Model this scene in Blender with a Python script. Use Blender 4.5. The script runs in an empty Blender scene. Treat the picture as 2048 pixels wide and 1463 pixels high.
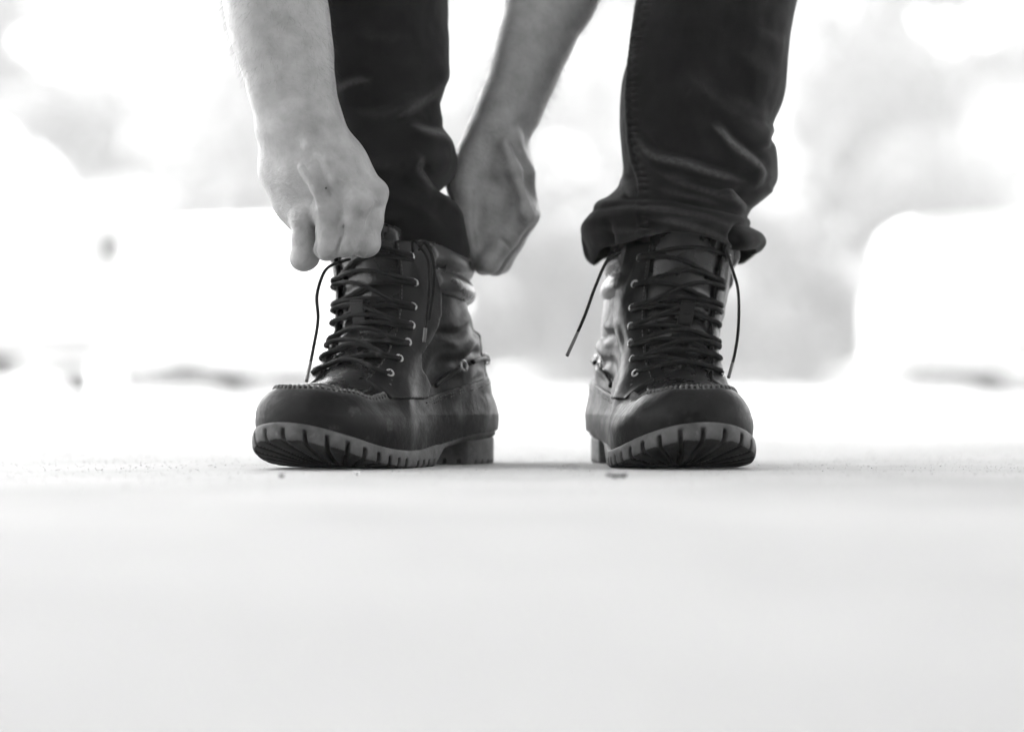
import bpy, math, random
import numpy as np
from mathutils import Vector, noise
random.seed(4); rng = np.random.default_rng(4)
C = bpy.context.scene.collection
scene = bpy.context.scene
R = math.radians

# ------------------------------------------------------------------ camera, world, sun, exposure
CH = 0.054                                   # camera height above the paving
FPX = 4835.0                                 # focal length in photograph pixels (2048 wide)
cam_d = bpy.data.cameras.new('camera'); cam = bpy.data.objects.new('camera', cam_d); C.objects.link(cam)
cam.location = (0, 0, CH); cam.rotation_euler = (R(90), 0, 0)
cam_d.sensor_width = 36; cam_d.lens = 36*FPX/2048
cam_d.shift_y = (800-731.5)/2048
cam_d.clip_start = 0.02; cam_d.clip_end = 2000
cam_d.dof.use_dof = True; cam_d.dof.focus_distance = 1.93; cam_d.dof.aperture_fstop = 2.9
scene.camera = cam

SUN_EL, SUN_AZ = 46.0, 335.0                 # azimuth the light comes from, clockwise from +Y
world = bpy.data.worlds.new('World'); scene.world = world; world.use_nodes = True
nt = world.node_tree; nt.nodes.clear()
sky = nt.nodes.new('ShaderNodeTexSky'); sky.sky_type = 'NISHITA'; sky.sun_disc = False
sky.sun_elevation = R(SUN_EL); sky.sun_rotation = R(SUN_AZ); sky.dust_density = 3.0
bw = nt.nodes.new('ShaderNodeRGBToBW'); bg = nt.nodes.new('ShaderNodeBackground'); wo = nt.nodes.new('ShaderNodeOutputWorld')
nt.links.new(sky.outputs[0], bw.inputs[0]); nt.links.new(bw.outputs[0], bg.inputs[0]); nt.links.new(bg.outputs[0], wo.inputs[0])
bg.inputs[1].default_value = 0.15
sun_d = bpy.data.lights.new('sun', 'SUN'); sun = bpy.data.objects.new('sun', sun_d); C.objects.link(sun)
sun_d.energy = 4.2; sun_d.angle = R(0.5); sun_d.color = (1, 1, 1)
sdir = Vector((math.sin(R(SUN_AZ))*math.cos(R(SUN_EL)), math.cos(R(SUN_AZ))*math.cos(R(SUN_EL)), math.sin(R(SUN_EL))))
sun.rotation_euler = sdir.to_track_quat('Z', 'Y').to_euler()
scene.view_settings.view_transform = 'Standard'; scene.view_settings.look = 'None'
scene.view_settings.gamma = 1; scene.view_settings.use_curve_mapping = False
scene.view_settings.exposure = 3.22
scene.cycles.max_bounces = 8; scene.cycles.diffuse_bounces = 5; scene.cycles.transparent_max_bounces = 8
scene.cycles.use_denoising = True

def P(px, py, d):                            # a point seen at a photograph pixel, d metres away
    return np.array([(px-1024)*d/FPX, d, CH+(800-py)*d/FPX])

# ------------------------------------------------------------------ materials
def mat(name, col, rough=.6, var=.0, scale=40, bump=0, bscale=200, detail=6, spec=.5, coat=0, stretch=(1,1,1), attr=None, attr_col=None, sss=0, metal=0, mottle=None, trans=0):
    m = bpy.data.materials.new(name); m.use_nodes = True; n = m.node_tree; b = n.nodes['Principled BSDF']
    L = n.links.new
    tc = n.nodes.new('ShaderNodeTexCoord'); mp = n.nodes.new('ShaderNodeMapping'); mp.inputs['Scale'].default_value = stretch
    L(tc.outputs['Object'], mp.inputs[0])
    def noise_(s, d=detail, ro=.6):
        t = n.nodes.new('ShaderNodeTexNoise'); t.inputs['Scale'].default_value = s; t.inputs['Detail'].default_value = d
        t.inputs['Roughness'].default_value = ro; L(mp.outputs[0], t.inputs[0]); return t.outputs['Fac']
    def ramp(sock, lo, hi, a, c):
        r = n.nodes.new('ShaderNodeMapRange'); r.inputs['From Min'].default_value = lo; r.inputs['From Max'].default_value = hi
        r.inputs['To Min'].default_value = a; r.inputs['To Max'].default_value = c; L(sock, r.inputs[0]); return r.outputs[0]
    out = ramp(noise_(scale), .3, .7, col*(1-var), col*(1+var))
    if mottle:                                # (scale, threshold, colour): worn or stained flecks
        f = ramp(noise_(mottle[0], 8, .7), mottle[1], mottle[1]+.12, 0, 1)
        mx = n.nodes.new('ShaderNodeMix'); mx.data_type = 'FLOAT'
        L(f, mx.inputs[0]); L(out, mx.inputs[2]); mx.inputs[3].default_value = mottle[2]; out = mx.outputs[0]
    if attr:
        at = n.nodes.new('ShaderNodeAttribute'); at.attribute_name = attr
        mul = n.nodes.new('ShaderNodeMath'); mul.operation = 'MULTIPLY'; L(at.outputs['Fac'], mul.inputs[0]); L(ramp(noise_(scale*6), .35, .65, .45, 1.1), mul.inputs[1])
        mx = n.nodes.new('ShaderNodeMix'); mx.data_type = 'FLOAT'; L(mul.outputs[0], mx.inputs[0]); L(out, mx.inputs[2]); mx.inputs[3].default_value = attr_col; out = mx.outputs[0]
    L(out, b.inputs['Base Color'])
    L(ramp(noise_(scale*1.7), .3, .7, max(.02, rough-.1), min(1, rough+.1)), b.inputs['Roughness'])
    b.inputs['Specular IOR Level'].default_value = spec; b.inputs['Metallic'].default_value = metal
    if coat: b.inputs['Coat Weight'].default_value = coat; b.inputs['Coat Roughness'].default_value = .25
    if sss: b.inputs['Subsurface Weight'].default_value = sss; b.inputs['Subsurface Radius'].default_value = (.006,.006,.006); b.inputs['Subsurface Scale'].default_value = 1
    if trans: b.inputs['Transmission Weight'].default_value = trans
    if bump:
        bp = n.nodes.new('ShaderNodeBump'); bp.inputs['Distance'].default_value = bump; bp.inputs['Strength'].default_value = 1
        L(noise_(bscale, 5, .65), bp.inputs['Height']); L(bp.outputs[0], b.inputs['Normal'])
    return m

M = {}
M['leather'] = mat('dark_leather', .005, .46, .45, 60, .0005, 170, spec=.12, mottle=(45, .62, .02))
M['stay'] = mat('eyestay_leather', .006, .46, .3, 60, .0004, 200, spec=.13)
M['toe'] = mat('oiled_leather', .006, .46, .45, 50, .0006, 170, spec=.1, attr='edge', attr_col=.13, mottle=(60, .58, .035))
M['tongue'] = mat('tongue_leather', .007, .28, .3, 30, .0003, 120, spec=.4)
M['collar'] = mat('collar_leather', .035, .30, .3, 30, .0004, 90, spec=.6)
M['rubber'] = mat('sole_rubber', .068, .65, .4, 80, .0004, 500, spec=.25, mottle=(140, .6, .13))
M['sole_shade'] = mat('sole_rubber_shaded', .014, .8, .3, 80, .0003, 500, spec=.15)  # darker copy of the sole rubber, underside shadow put into its colour
M['lace'] = mat('lace_cord', .007, .75, .4, 400, .0004, 1500, spec=.1)
M['metal'] = mat('eyelet_metal', .30, .3, .2, 100, metal=1)
M['thread'] = mat('thread', .05, .7, .5, 400, .0002, 900)
M['denim'] = mat('denim', .0045, .85, .5, 45, .0005, 900, spec=.05, attr='wear', attr_col=.075, stretch=(1,1,1))
M['denim'].node_tree.nodes['Principled BSDF'].inputs['Sheen Weight'].default_value = .08
M['hem'] = mat('hem_thread', .05, .8, .3, 300)
M['skin'] = mat('skin', .23, .46, .2, 60, .0011, 300, spec=.4, sss=.25)
M['hair'] = mat('hair', .03, .5, .2, 90)
M['shirt'] = mat('shirt_cotton', .12, .9, .1, 60, .0006, 700)
M['paving'] = mat('paving_concrete', .405, .95, .12, 5, .0007, 900, detail=10, spec=.08, mottle=(650, .66, .22))
M['road'] = mat('road_surface', .12, .9, .1, 3, .002, 150, spec=.2)
M['verge'] = mat('verge_earth', .16, .95, .3, 2, .01, 20)
M['paint'] = mat('white_paint', .78, .25, .02, 3, coat=.6)
M['glass'] = mat('car_glass', .42, .12, .05, 3, spec=.8)
M['tyre'] = mat('tyre_rubber', .05, .8, .1, 30)
M['trim'] = mat('black_trim', .05, .5, .1, 30)
M['lamp'] = mat('lamp_lens', .7, .1, .05, 30, coat=.5)
M['bark'] = mat('bark', .16, .9, .4, 12, .01, 30)
M['post'] = mat('post_paint', .55, .6, .1, 12)
M['concrete'] = mat('shade_slab_concrete', .45, .9, .08, 3, .002, 60)
M['wall'] = mat('light_blocker_dark', .06, .5, .1, 3)  # for the added panel that keeps front light off
M['grit'] = mat('grit_stone', .42, .9, .5, 300)
M['leafbit'] = mat('dead_leaf', .05, .8, .3, 300)
def leaf_mat():
    m = bpy.data.materials.new('foliage'); m.use_nodes = True; n = m.node_tree; n.nodes.clear()
    o = n.nodes.new('ShaderNodeOutputMaterial'); d = n.nodes.new('ShaderNodeBsdfDiffuse'); t = n.nodes.new('ShaderNodeBsdfTranslucent'); a = n.nodes.new('ShaderNodeAddShader')
    g = n.nodes.new('ShaderNodeTexCoord'); z = n.nodes.new('ShaderNodeTexNoise'); z.inputs['Scale'].default_value = .8; z.inputs['Detail'].default_value = 4
    r = n.nodes.new('ShaderNodeMapRange'); r.inputs['From Min'].default_value = .3; r.inputs['From Max'].default_value = .7; r.inputs['To Min'].default_value = .10; r.inputs['To Max'].default_value = .13
    L = n.links.new
    L(g.outputs['Object'], z.inputs[0]); L(z.outputs['Fac'], r.inputs[0]); L(r.outputs[0], d.inputs[0]); L(r.outputs[0], t.inputs[0])
    L(d.outputs[0], a.inputs[0]); L(t.outputs[0], a.inputs[1]); L(a.outputs[0], o.inputs[0]); return m
M['leaf'] = leaf_mat()

# ------------------------------------------------------------------ mesh helpers
def link(name, me, m=None, parent=None, loc=None, rotz=0, smooth=True):
    o = bpy.data.objects.new(name, me); C.objects.link(o)
    if m is not None: me.materials.append(m)
    if smooth and len(me.polygons): me.polygons.foreach_set('use_smooth', np.ones(len(me.polygons), dtype=bool))
    if parent is not None: o.parent = parent
    if loc is not None: o.location = loc
    o.rotation_euler.z = rotz
    return o
def empty(name, loc=(0,0,0), rotz=0):
    o = bpy.data.objects.new(name, None); C.objects.link(o); o.location = loc; o.rotation_euler = (0,0,rotz); o.empty_display_size = .05; return o
def tag(o, label=None, cat=None, group=None, kind=None):
    if label: o['label'] = label
    if cat: o['category'] = cat
    if group: o['group'] = group
    if kind: o['kind'] = kind
    return o
def np_mesh(name, V, F):
    V = np.asarray(V, dtype=np.float32); F = np.asarray(F, dtype=np.int32)
    me = bpy.data.meshes.new(name); me.vertices.add(len(V)); me.vertices.foreach_set('co', V.ravel())
    k = F.shape[1]; me.loops.add(F.size); me.loops.foreach_set('vertex_index', F.ravel())
    me.polygons.add(len(F)); me.polygons.foreach_set('loop_start', np.arange(0, F.size, k, dtype=np.int32))
    me.update(calc_edges=True); me.validate(); return me
def set_attr(me, name, vals):
    a = me.attributes.new(name, 'FLOAT', 'POINT'); a.data.foreach_set('value', np.asarray(vals, dtype=np.float32))
class Bag:                                    # collects pieces that make ONE mesh
    def __init__(s): s.V = []; s.F = []; s.n = 0
    def add(s, V, F):
        V = np.asarray(V, float); s.V.append(V); s.F += [tuple(i+s.n for i in f) for f in F]; s.n += len(V)
    def box(s, c, h, rz=0):
        v = np.array([[x,y,z] for x in (-1,1) for y in (-1,1) for z in (-1,1)], float)*np.array(h)
        cr, sr = math.cos(rz), math.sin(rz); v = v @ np.array([[cr,sr,0],[-sr,cr,0],[0,0,1]]) + np.array(c)
        s.add(v, [(0,1,3,2),(4,6,7,5),(0,4,5,1),(2,3,7,6),(0,2,6,4),(1,5,7,3)])
    def tube(s, pts, r, n=8, cap=True):
        pts = np.asarray(pts, float); m = len(pts); rr = np.broadcast_to(np.asarray(r, float), (m,))
        T = np.gradient(pts, axis=0); T /= np.linalg.norm(T, axis=1)[:,None]+1e-12
        u = np.cross(T[0], [0,0,1]); u = u if np.linalg.norm(u) > 1e-3 else np.cross(T[0], [1,0,0]); u /= np.linalg.norm(u)
        V = []
        for i in range(m):
            u = u-T[i]*np.dot(u, T[i]); u /= np.linalg.norm(u)+1e-12; w = np.cross(T[i], u)
            for k in range(n):
                a = 2*math.pi*k/n; V.append(pts[i]+rr[i]*(math.cos(a)*u+math.sin(a)*w))
        F = [(i*n+k, i*n+(k+1)%n, (i+1)*n+(k+1)%n, (i+1)*n+k) for i in range(m-1) for k in range(n)]
        if cap: F += [tuple(range(n))[::-1], tuple((m-1)*n+k for k in range(n))]
        s.add(V, F)
    def ring(s, c, nrm, R0, r0, n=16, k=8):
        nrm = np.asarray(nrm, float); nrm /= np.linalg.norm(nrm); u = np.cross(nrm, [0,0,1]); u /= np.linalg.norm(u)+1e-9; w = np.cross(nrm, u)
        V = []; F = []
        for i in range(n):
            a = 2*math.pi*i/n; e = math.cos(a)*u+math.sin(a)*w
            for j in range(k):
                b = 2*math.pi*j/k; V.append(np.asarray(c)+e*(R0+r0*math.cos(b))+nrm*r0*math.sin(b))
                F.append((i*k+j, ((i+1)%n)*k+j, ((i+1)%n)*k+(j+1)%k, i*k+(j+1)%k))
        s.add(V, F)
    def mesh(s, name):
        me = bpy.data.meshes.new(name); me.from_pydata([tuple(v) for v in np.concatenate(s.V)], [], s.F); me.update(); return me
def spline(pts, n=12):                        # Catmull-Rom through the points
    p = np.asarray(pts, float); p = np.vstack([2*p[0]-p[1], p, 2*p[-1]-p[-2]]); out = []
    for i in range(1, len(p)-2):
        for t in np.linspace(0, 1, n, endpoint=False):
            a, b, c, d = p[i-1:i+3]; out.append(.5*((2*b)+(c-a)*t+(2*a-5*b+4*c-d)*t*t+(3*b-a-3*c+d)*t**3))
    out.append(p[-2]); return np.array(out)

# ------------------------------------------------------------------ distance fields
def smin(a, b, k):
    h = np.clip(.5+.5*(b-a)/k, 0, 1); return b+(a-b)*h-k*h*(1-h)
def smax(a, b, k): return -smin(-a, -b, k)
class Field:
    def __init__(s, xs, ys, zs):
        s.xs, s.ys, s.zs = [np.asarray(a, np.float32) for a in (xs, ys, zs)]
        s.D = np.full((len(xs), len(ys), len(zs)), .05, np.float32)
    def sub(s, lo, hi):
        sl = tuple(slice(max(0, np.searchsorted(a, l)-1), np.searchsorted(a, h)+1) for a, l, h in zip((s.xs, s.ys, s.zs), lo, hi))
        return sl, s.xs[sl[0]][:,None,None], s.ys[sl[1]][None,:,None], s.zs[sl[2]][None,None,:]
    def cone(s, a, b, ra, rb, k=.006, cut=False):
        a = np.asarray(a, np.float32); b = np.asarray(b, np.float32); pad = max(ra, rb)+k+.004
        sl, x, y, z = s.sub(np.minimum(a, b)-pad, np.maximum(a, b)+pad)
        ba = b-a; l2 = float(ba@ba)+1e-12
        h = np.clip(((x-a[0])*ba[0]+(y-a[1])*ba[1]+(z-a[2])*ba[2])/l2, 0, 1)
        d = np.sqrt((x-a[0]-h*ba[0])**2+(y-a[1]-h*ba[1])**2+(z-a[2]-h*ba[2])**2)-(ra+(rb-ra)*h)
        s.D[sl] = smax(s.D[sl], -d, k) if cut else smin(s.D[sl], d, k)
    def chain(s, pts, rs, k=.006, cut=False):
        for i in range(len(pts)-1): s.cone(pts[i], pts[i+1], rs[i], rs[i+1], k, cut)
    def ell(s, c, r, k=.02):
        c = np.asarray(c, float); r = np.asarray(r, float); sl, x, y, z = s.sub(c-r-k, c+r+k)
        q = np.sqrt(((x-c[0])/r[0])**2+((y-c[1])/r[1])**2+((z-c[2])/r[2])**2)
        s.D[sl] = smin(s.D[sl], (q-1)*r.min(), k)
def nets(D, xs, ys, zs):                      # naive surface nets on a rectilinear grid
    xs, ys, zs = [np.asarray(a, np.float64) for a in (xs, ys, zs)]
    I = D < 0
    A = I[:-1,:-1,:-1]; cnt = np.zeros(A.shape, np.int8)
    offs = [(i,j,k) for i in (0,1) for j in (0,1) for k in (0,1)]
    nx, ny, nz = A.shape
    for i,j,k in offs: cnt += I[i:nx+i, j:ny+j, k:nz+k]
    act = (cnt > 0) & (cnt < 8); ii, jj, kk = np.nonzero(act)
    idx = np.full(act.shape, -1, np.int32); idx[ii,jj,kk] = np.arange(len(ii))
    val = {o: D[ii+o[0], jj+o[1], kk+o[2]].astype(np.float64) for o in offs}
    acc = np.zeros((len(ii), 3)); num = np.zeros(len(ii))
    for o in offs:
        for ax in range(3):
            if o[ax]: continue
            q = list(o); q[ax] = 1; q = tuple(q); a, b = val[o], val[q]; mk = (a < 0) != (b < 0)
            t = np.where(mk, a/np.where(mk, a-b, 1), 0)
            p = [np.full(len(ii), float(o[m])) for m in range(3)]; p[ax] = t
            for m in range(3): acc[:,m] += np.where(mk, p[m], 0)
            num += mk
    f = acc/num[:,None]
    V = np.stack([xs[ii]+f[:,0]*(xs[ii+1]-xs[ii]), ys[jj]+f[:,1]*(ys[jj+1]-ys[jj]), zs[kk]+f[:,2]*(zs[kk+1]-zs[kk])], 1)
    Fs = []
    for ax in range(3):
        sl0 = [slice(None)]*3; sl1 = [slice(None)]*3; sl0[ax] = slice(None,-1); sl1[ax] = slice(1,None)
        a, b = I[tuple(sl0)], I[tuple(sl1)]; e = a != b
        u, v = [(1,2),(2,0),(0,1)][ax]
        i = np.nonzero(e); s = a[i]; c = np.stack(i, 1)
        ok = (c[:,u] > 0)&(c[:,v] > 0)&(c[:,u] < act.shape[u])&(c[:,v] < act.shape[v]); c = c[ok]; s = s[ok]
        def g(du, dv):
            q = c.copy(); q[:,u] -= du; q[:,v] -= dv; return idx[q[:,0],q[:,1],q[:,2]]
        q = np.stack([g(1,1), g(0,1), g(0,0), g(1,0)], 1)
        q[~s] = q[~s][:,::-1]; Fs.append(q)
    F = np.concatenate(Fs); F = F[(F >= 0).all(1)]
    return V, F
def relax(V, F, it=2, w=.5):
    e = np.concatenate([F[:,[0,1]], F[:,[1,2]], F[:,[2,3]], F[:,[3,0]]])
    for _ in range(it):
        S = np.zeros_like(V); n = np.zeros(len(V))
        for m in range(3): S[:,m] = np.bincount(e[:,0], V[e[:,1],m], len(V))+np.bincount(e[:,1], V[e[:,0],m], len(V))
        n = np.bincount(e[:,0], minlength=len(V))+np.bincount(e[:,1], minlength=len(V))
        V = V*(1-w)+w*S/np.maximum(n,1)[:,None]
    return V

#SETTING
# ------------------------------------------------------------------ ground
EDGE = 4.75
def ground_z(y):
    return float(np.interp(y, [EDGE, 21, 42, 80, 400], [0, .10, .36, 1.0, 3.0]))
def sheet(name, rows, m, z0=0, xw=lambda y: 100, kind='structure'):
    V = []; F = []
    for y in rows:
        for t in np.linspace(-1, 1, 9): V.append((t*xw(y), y, ground_z(y)+z0))
    for i in range(len(rows)-1):
        for k in range(8): F.append((i*9+k, i*9+k+1, (i+1)*9+k+1, (i+1)*9+k))
    return tag(link(name, np_mesh(name, V, F), m, smooth=False), kind=kind)
sheet('road', [-30, EDGE, 9, 14, 21, 27, 34, 42, 60, 80, 140, 230], M['road'], z0=-.012)
# concrete forecourt the person stands on; its far edge slants away to the right
V = [(-8,-6,0),(8,-6,0),(8,EDGE-1.3,0),(.95,EDGE-.6,0),(.5,EDGE-.25,0),(.3,EDGE-.06,0),(-8,EDGE+.02,0)]
Vb = [(x,y,-.08) for x,y,z in V]
me = bpy.data.meshes.new('pavement'); k = len(V)
me.from_pydata(V+Vb, [], [tuple(range(k))]+[(i, k+i, k+(i+1)%k, (i+1)%k) for i in range(k)]); me.update()
tag(link('pavement', me, M['paving'], smooth=False), kind='structure')
# grassy bank behind the road
V = []; F = []
for i, y in enumerate(np.linspace(27, 60, 12)):
    for j, x in enumerate(np.linspace(-60, 60, 40)):
        V.append((x, y, ground_z(y)+min(.6, max(-.02, (y-27)*.04))+.1*noise.noise(Vector((x*.3, y*.3, 0)))-.02))
F = [(i*40+j, i*40+j+1, (i+1)*40+j+1, (i+1)*40+j) for i in range(11) for j in range(39)]
tag(link('grass_bank', np_mesh('grass_bank', V, F), M['verge']), kind='structure')

# unseen slab and back panel, added to block light from the forecourt
cano = tag(empty('added_shade_canopy', (0,1.1,0)), 'added unseen slab on four posts, put up to shade the pale pavement', 'added_shade_canopy')
b = Bag(); b.box((0,0,2.95), (2.4,6.1,.12)); link('shade_slab', b.mesh('shade_slab'), M['concrete'], cano, smooth=False)
b = Bag(); b.box((0,-4.1,1.41), (6.0,.12,1.40)); link('light_blocking_wall', b.mesh('light_blocking_wall'), M['wall'], cano, smooth=False)  # unseen, added behind the camera to cut the front light
for x, y in ((-2.2,5.8),(2.2,5.8),(-2.2,-4.6),(2.2,-4.6)):  # posts added to carry the unseen slab
    b = Bag(); b.tube([(x,y,0),(x,y,2.83)], .09, 20); link('post', b.mesh('post'), M['post'], cano, smooth=False)

#BACKGROUND
def make_car(L_=4.4, W=1.8, H=1.45, hood=.62, style=0):
    # profile in (x along length, z); nose at +x
    root = empty('parked_car')
    hl = L_/2
    low = [(-hl,.38),(-hl+.03,.30),(-hl+.25,.22),(hl-.3,.20),(hl-.05,.26),(hl,.40)]
    top = [(hl,.62),(hl-.10,.72),(hl-.55,.84),(hl-1.15,.93),(hl-1.30,.97)]
    cab = [(hl-1.35,.96),(hl-2.05,H-.06),(hl-2.5,H),(-hl+1.2-.4*style,H-.02),(-hl+.55-.38*style,H-.22+.12*style),(-hl+.18-.1*style,.98)]
    tail = [(-hl+.05,.95),(-hl,.80)]
    prof = spline(low+top[:4]+[(-hl+.25,.97)]+tail, 3)
    def loft(prof, halfw, name, m, n=9, crown=.12):
        V = []; F = []; k = len(prof)
        ts = np.linspace(-1, 1, n)
        cen = np.array([(0, np.mean([p[1] for p in prof]))])
        for t in ts:
            s = 1-crown*abs(t)**4
            for (x, z) in prof:
                V.append((x*(1-.05*abs(t)**5), t*halfw(z), cen[0,1]+(z-cen[0,1])*s))
        for i in range(n-1):
            for j in range(k): F.append((i*k+j, (i+1)*k+j, (i+1)*k+(j+1)%k, i*k+(j+1)%k))
        F += [tuple(range(k))[::-1], tuple((n-1)*k+j for j in range(k))]
        me = bpy.data.meshes.new(name); me.from_pydata(V, [], [f for f in F]); me.update(); return link(name, me, m, root)
    body = loft([tuple(p) for p in prof], lambda z: W/2, 'body', M['paint'])
    cabp = [tuple(p) for p in spline(cab, 4)]+[(-hl+.2,.9),(hl-1.3,.88)]
    loft(cabp, lambda z: W/2*(1-.22*max(0, (z-.9)/.55)), 'cabin', M['paint'], crown=.02)
    # glazing, proud of the cabin by a few mm
    def inset(x0, x1, z0, z1, slope0, slope1):
        return [(x0,z0),(x0-slope0,z1),(x1+slope1,z1),(x1,z0)]
    for sy in (-1, 1):
        for q in (inset(hl-1.5, hl-2.45, .99, H-.12, .52, 0), inset(hl-2.53, -hl+.75, .99, H-.12, 0, .25)):
            V = [(x, sy*(W/2*(1-.22*max(0,(z-.9)/.55))+.004), z) for x, z in q]+[(x, sy*(W/2*(1-.22*max(0,(z-.9)/.55))-.02), z) for x, z in q]
            me = bpy.data.meshes.new('side_window'); me.from_pydata(V, [], [(0,1,2,3),(7,6,5,4),(0,4,5,1),(1,5,6,2),(2,6,7,3),(3,7,4,0)]); link('side_window', me, M['glass'], root, smooth=False)
    for nm, xa, za, xb, zb in (('windscreen', hl-1.36, .99, hl-1.98, H-.09), ('rear_window', -hl+.2, 1.02, -hl+.54, H-.24)):
        d = .012 if nm == 'windscreen' else -.012
        V = []
        for e in (0, -.03*np.sign(d)):
            for x, z, w in ((xa,za,.78),(xb,zb,.62)):
                for s in (-1,1): V.append((x+d+e, s*w, z+.012))
        me = bpy.data.meshes.new(nm); me.from_pydata(V, [], [(0,1,3,2),(4,6,7,5),(0,4,5,1),(2,3,7,6),(0,2,6,4),(1,5,7,3)]); link(nm, me, M['glass'], root, smooth=False)
    b = Bag(); b.box((0,0,.18), (hl-.7+.35*style, W/2-.10, .06)); link('underbody_shade', b.mesh('underbody_shade'), M['trim'], root, smooth=False)  # dark box standing in for the shadow under the car
    for sx in (hl-1.15, -hl+1.15):
        for sy in (-1, 1):
            b = Bag(); b.ring((sx, sy*(W/2-.09), .31), (0,1,0), .235, .085, 28, 10); w = link('wheel', b.mesh('wheel'), M['tyre'], root)
            b = Bag(); b.tube([(sx, sy*(W/2-.17), .31), (sx, sy*(W/2+.0), .31)], .20, 28); 
            for k in range(5):
                a = k*2*math.pi/5; b.box((sx+.1*math.cos(a), sy*(W/2+.006), .31+.1*math.sin(a)), (.03,.012,.03))
            link('rim', b.mesh('rim'), M['post'], w, smooth=False)
    for sy in (-1, 1):
        b = Bag(); b.tube([(hl-.22, sy*.62, .66), (hl-.02, sy*.60, .63)], [.12,.09], 14); link('headlight', b.mesh('headlight'), M['lamp'], root)
        b = Bag(); b.box((-hl+.02, sy*.68, .78), (.03,.12,.07)); link('tail_light', b.mesh('tail_light'), M['trim'], root, smooth=False)
        b = Bag(); b.box((hl-1.5, sy*(W/2+.07), 1.02), (.05,.09,.06)); link('wing_mirror', b.mesh('wing_mirror'), M['paint'], root, smooth=False)
        for x in (hl-2.3, -hl+1.25):
            b = Bag(); b.box((x, sy*(W/2+.008), .88), (.12,.018,.022)); link('door_handle', b.mesh('door_handle'), M['trim'], root, smooth=False)
    b = Bag(); b.box((hl-.0, 0, .44), (.02,.5,.06)); link('grille', b.mesh('grille'), M['trim'], root, smooth=False)
    b = Bag(); b.box((hl+.012, 0, .34), (.006,.26,.055)); link('number_plate', b.mesh('number_plate'), M['paint'], root, smooth=False)
    return root
G = 'white cars parked across the road'
def place_car(cx, y, rz, label, **k):
    c = make_car(**k); c.location = (cx, y, ground_z(y)-.01); c.rotation_euler.z = rz; tag(c, label, 'car', G); return c
place_car(-4.20, 12.6, R(184), 'nearest white car, cut off by the left edge of the photo', H=1.60)
place_car(-2.25, 20.0, R(-118), 'white car parked behind the left boot, seen from one corner', H=1.45)
place_car(5.25, 20.5, R(-3), 'white car cut off by the right edge, beyond the right boot', H=1.48, style=1)

b = Bag(); b.tube([(0,0,0),(0,0,.03),(0,0,.031),(0,0,.62),(0,0,.66)], [.16,.16,.085,.07,.02], 20)
bo = link('bollard', b.mesh('bollard'), M['post'], loc=((213-1024)*17/FPX, 17, ground_z(17)-.02)); tag(bo, 'pale bollard standing between the two blurred cars at left', 'bollard')

def make_tree(name, x, y, h, w, crown0, nl, ls, seed):
    rg = np.random.default_rng(seed); z0 = ground_z(y)+.2; root = empty(name, (x, y, z0))
    b = Bag(); lean = rg.normal(0, .15, 2)
    top = np.array([lean[0], lean[1], h*.8])
    b.tube(spline([(0,0,-.3),(lean[0]*.3,lean[1]*.3,h*.25),(lean[0]*.8,0,h*.5),top], 5), np.linspace(.05*h**.5*1.2, .02, 16), 9)
    blobs = []
    nb = 9 if h > 3 else 6
    for i in range(nb):
        a = rg.uniform(0, 2*math.pi); t = rg.uniform(crown0, .95); rr = w*rg.uniform(.3, .8)*(1-.5*abs(t-.5))
        e = np.array([rr*math.cos(a), rr*math.sin(a), h*t]); s = np.array([lean[0]*t*.8, 0, h*max(.12, t-.25)])
        b.tube(spline([s, (s+e)/2+[0,0,.05*h], e], 4), np.linspace(.02*h**.5, .008, 9), 6); blobs.append((e, w*rg.uniform(.3, .5)))
    link('trunk', b.mesh('trunk'), M['bark'], root)
    per = nl//nb; cs = []
    for e, r in blobs:
        d = rg.normal(size=(per, 3)); d /= np.linalg.norm(d, axis=1)[:,None]; cs.append(e+d*(r*rg.uniform(.25, 1.05, (per,1))**.6)*[1,1,.85])
    c = np.concatenate(cs); n = len(c)
    u = rg.normal(size=(n,3)); u /= np.linalg.norm(u, axis=1)[:,None]; v = np.cross(u, rg.normal(size=(n,3))); v /= np.linalg.norm(v, axis=1)[:,None]
    s = ls*rg.uniform(.6, 1.3, (n,1)); u = u*s; v = v*s*.6
    V = np.stack([c-u, c+v, c+u, c-v], 1).reshape(-1, 3); F = np.arange(4*n).reshape(-1, 4)
    link('crown', np_mesh('crown', V, F), M['leaf'], root, smooth=False); return root
GT = 'trees and bushes beyond the cars'
spots = [(-8.6,30,8,2.6,.12,2,'tree at the far left behind the nearest car'),
 (-5.6,33,5.0,2.0,.1,2,'low tree between the two left cars'),
 (-3.2,29,7.5,2.3,.1,3,'tree above the left car behind the left boot'),
 (-.9,32,7.0,2.2,.08,4,'tree seen between the left leg and the far hand'),
 (1.0,29,6.5,2.0,.08,5,'tree seen between the two boots'),
 (3.0,32,7.5,2.3,.08,6,'tree just right of the right leg'),
 (5.6,30,7.0,2.4,.1,7,'tree above the right car'),
 (8.4,33,7.5,2.6,.1,8,'tree at the far right behind the right car')]
for i, (x, y, h, w, c0, sd, lb) in enumerate(spots):
    tag(make_tree('tree', x, y, h, w, c0, 5200, .085, sd), 'blurred pale leafy '+lb, 'tree', GT)
for i, (x, y, lb) in enumerate([(-4.4,27.6,'in the gap left of the middle car'),(-.35,28,'low down between the boots, nearer the left boot'),(.55,27.5,'low down beside the right boot, left of it'),(2.3,27.8,'low down immediately right of the right boot'),(3.4,28.2,'beside the nose of the right car')]):
    tag(make_tree('bush', x, y, 1.9, 1.15, .1, 2600, .07, 40+i), 'blurred bush '+lb, 'bush', 'bushes on the bank')
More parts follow.
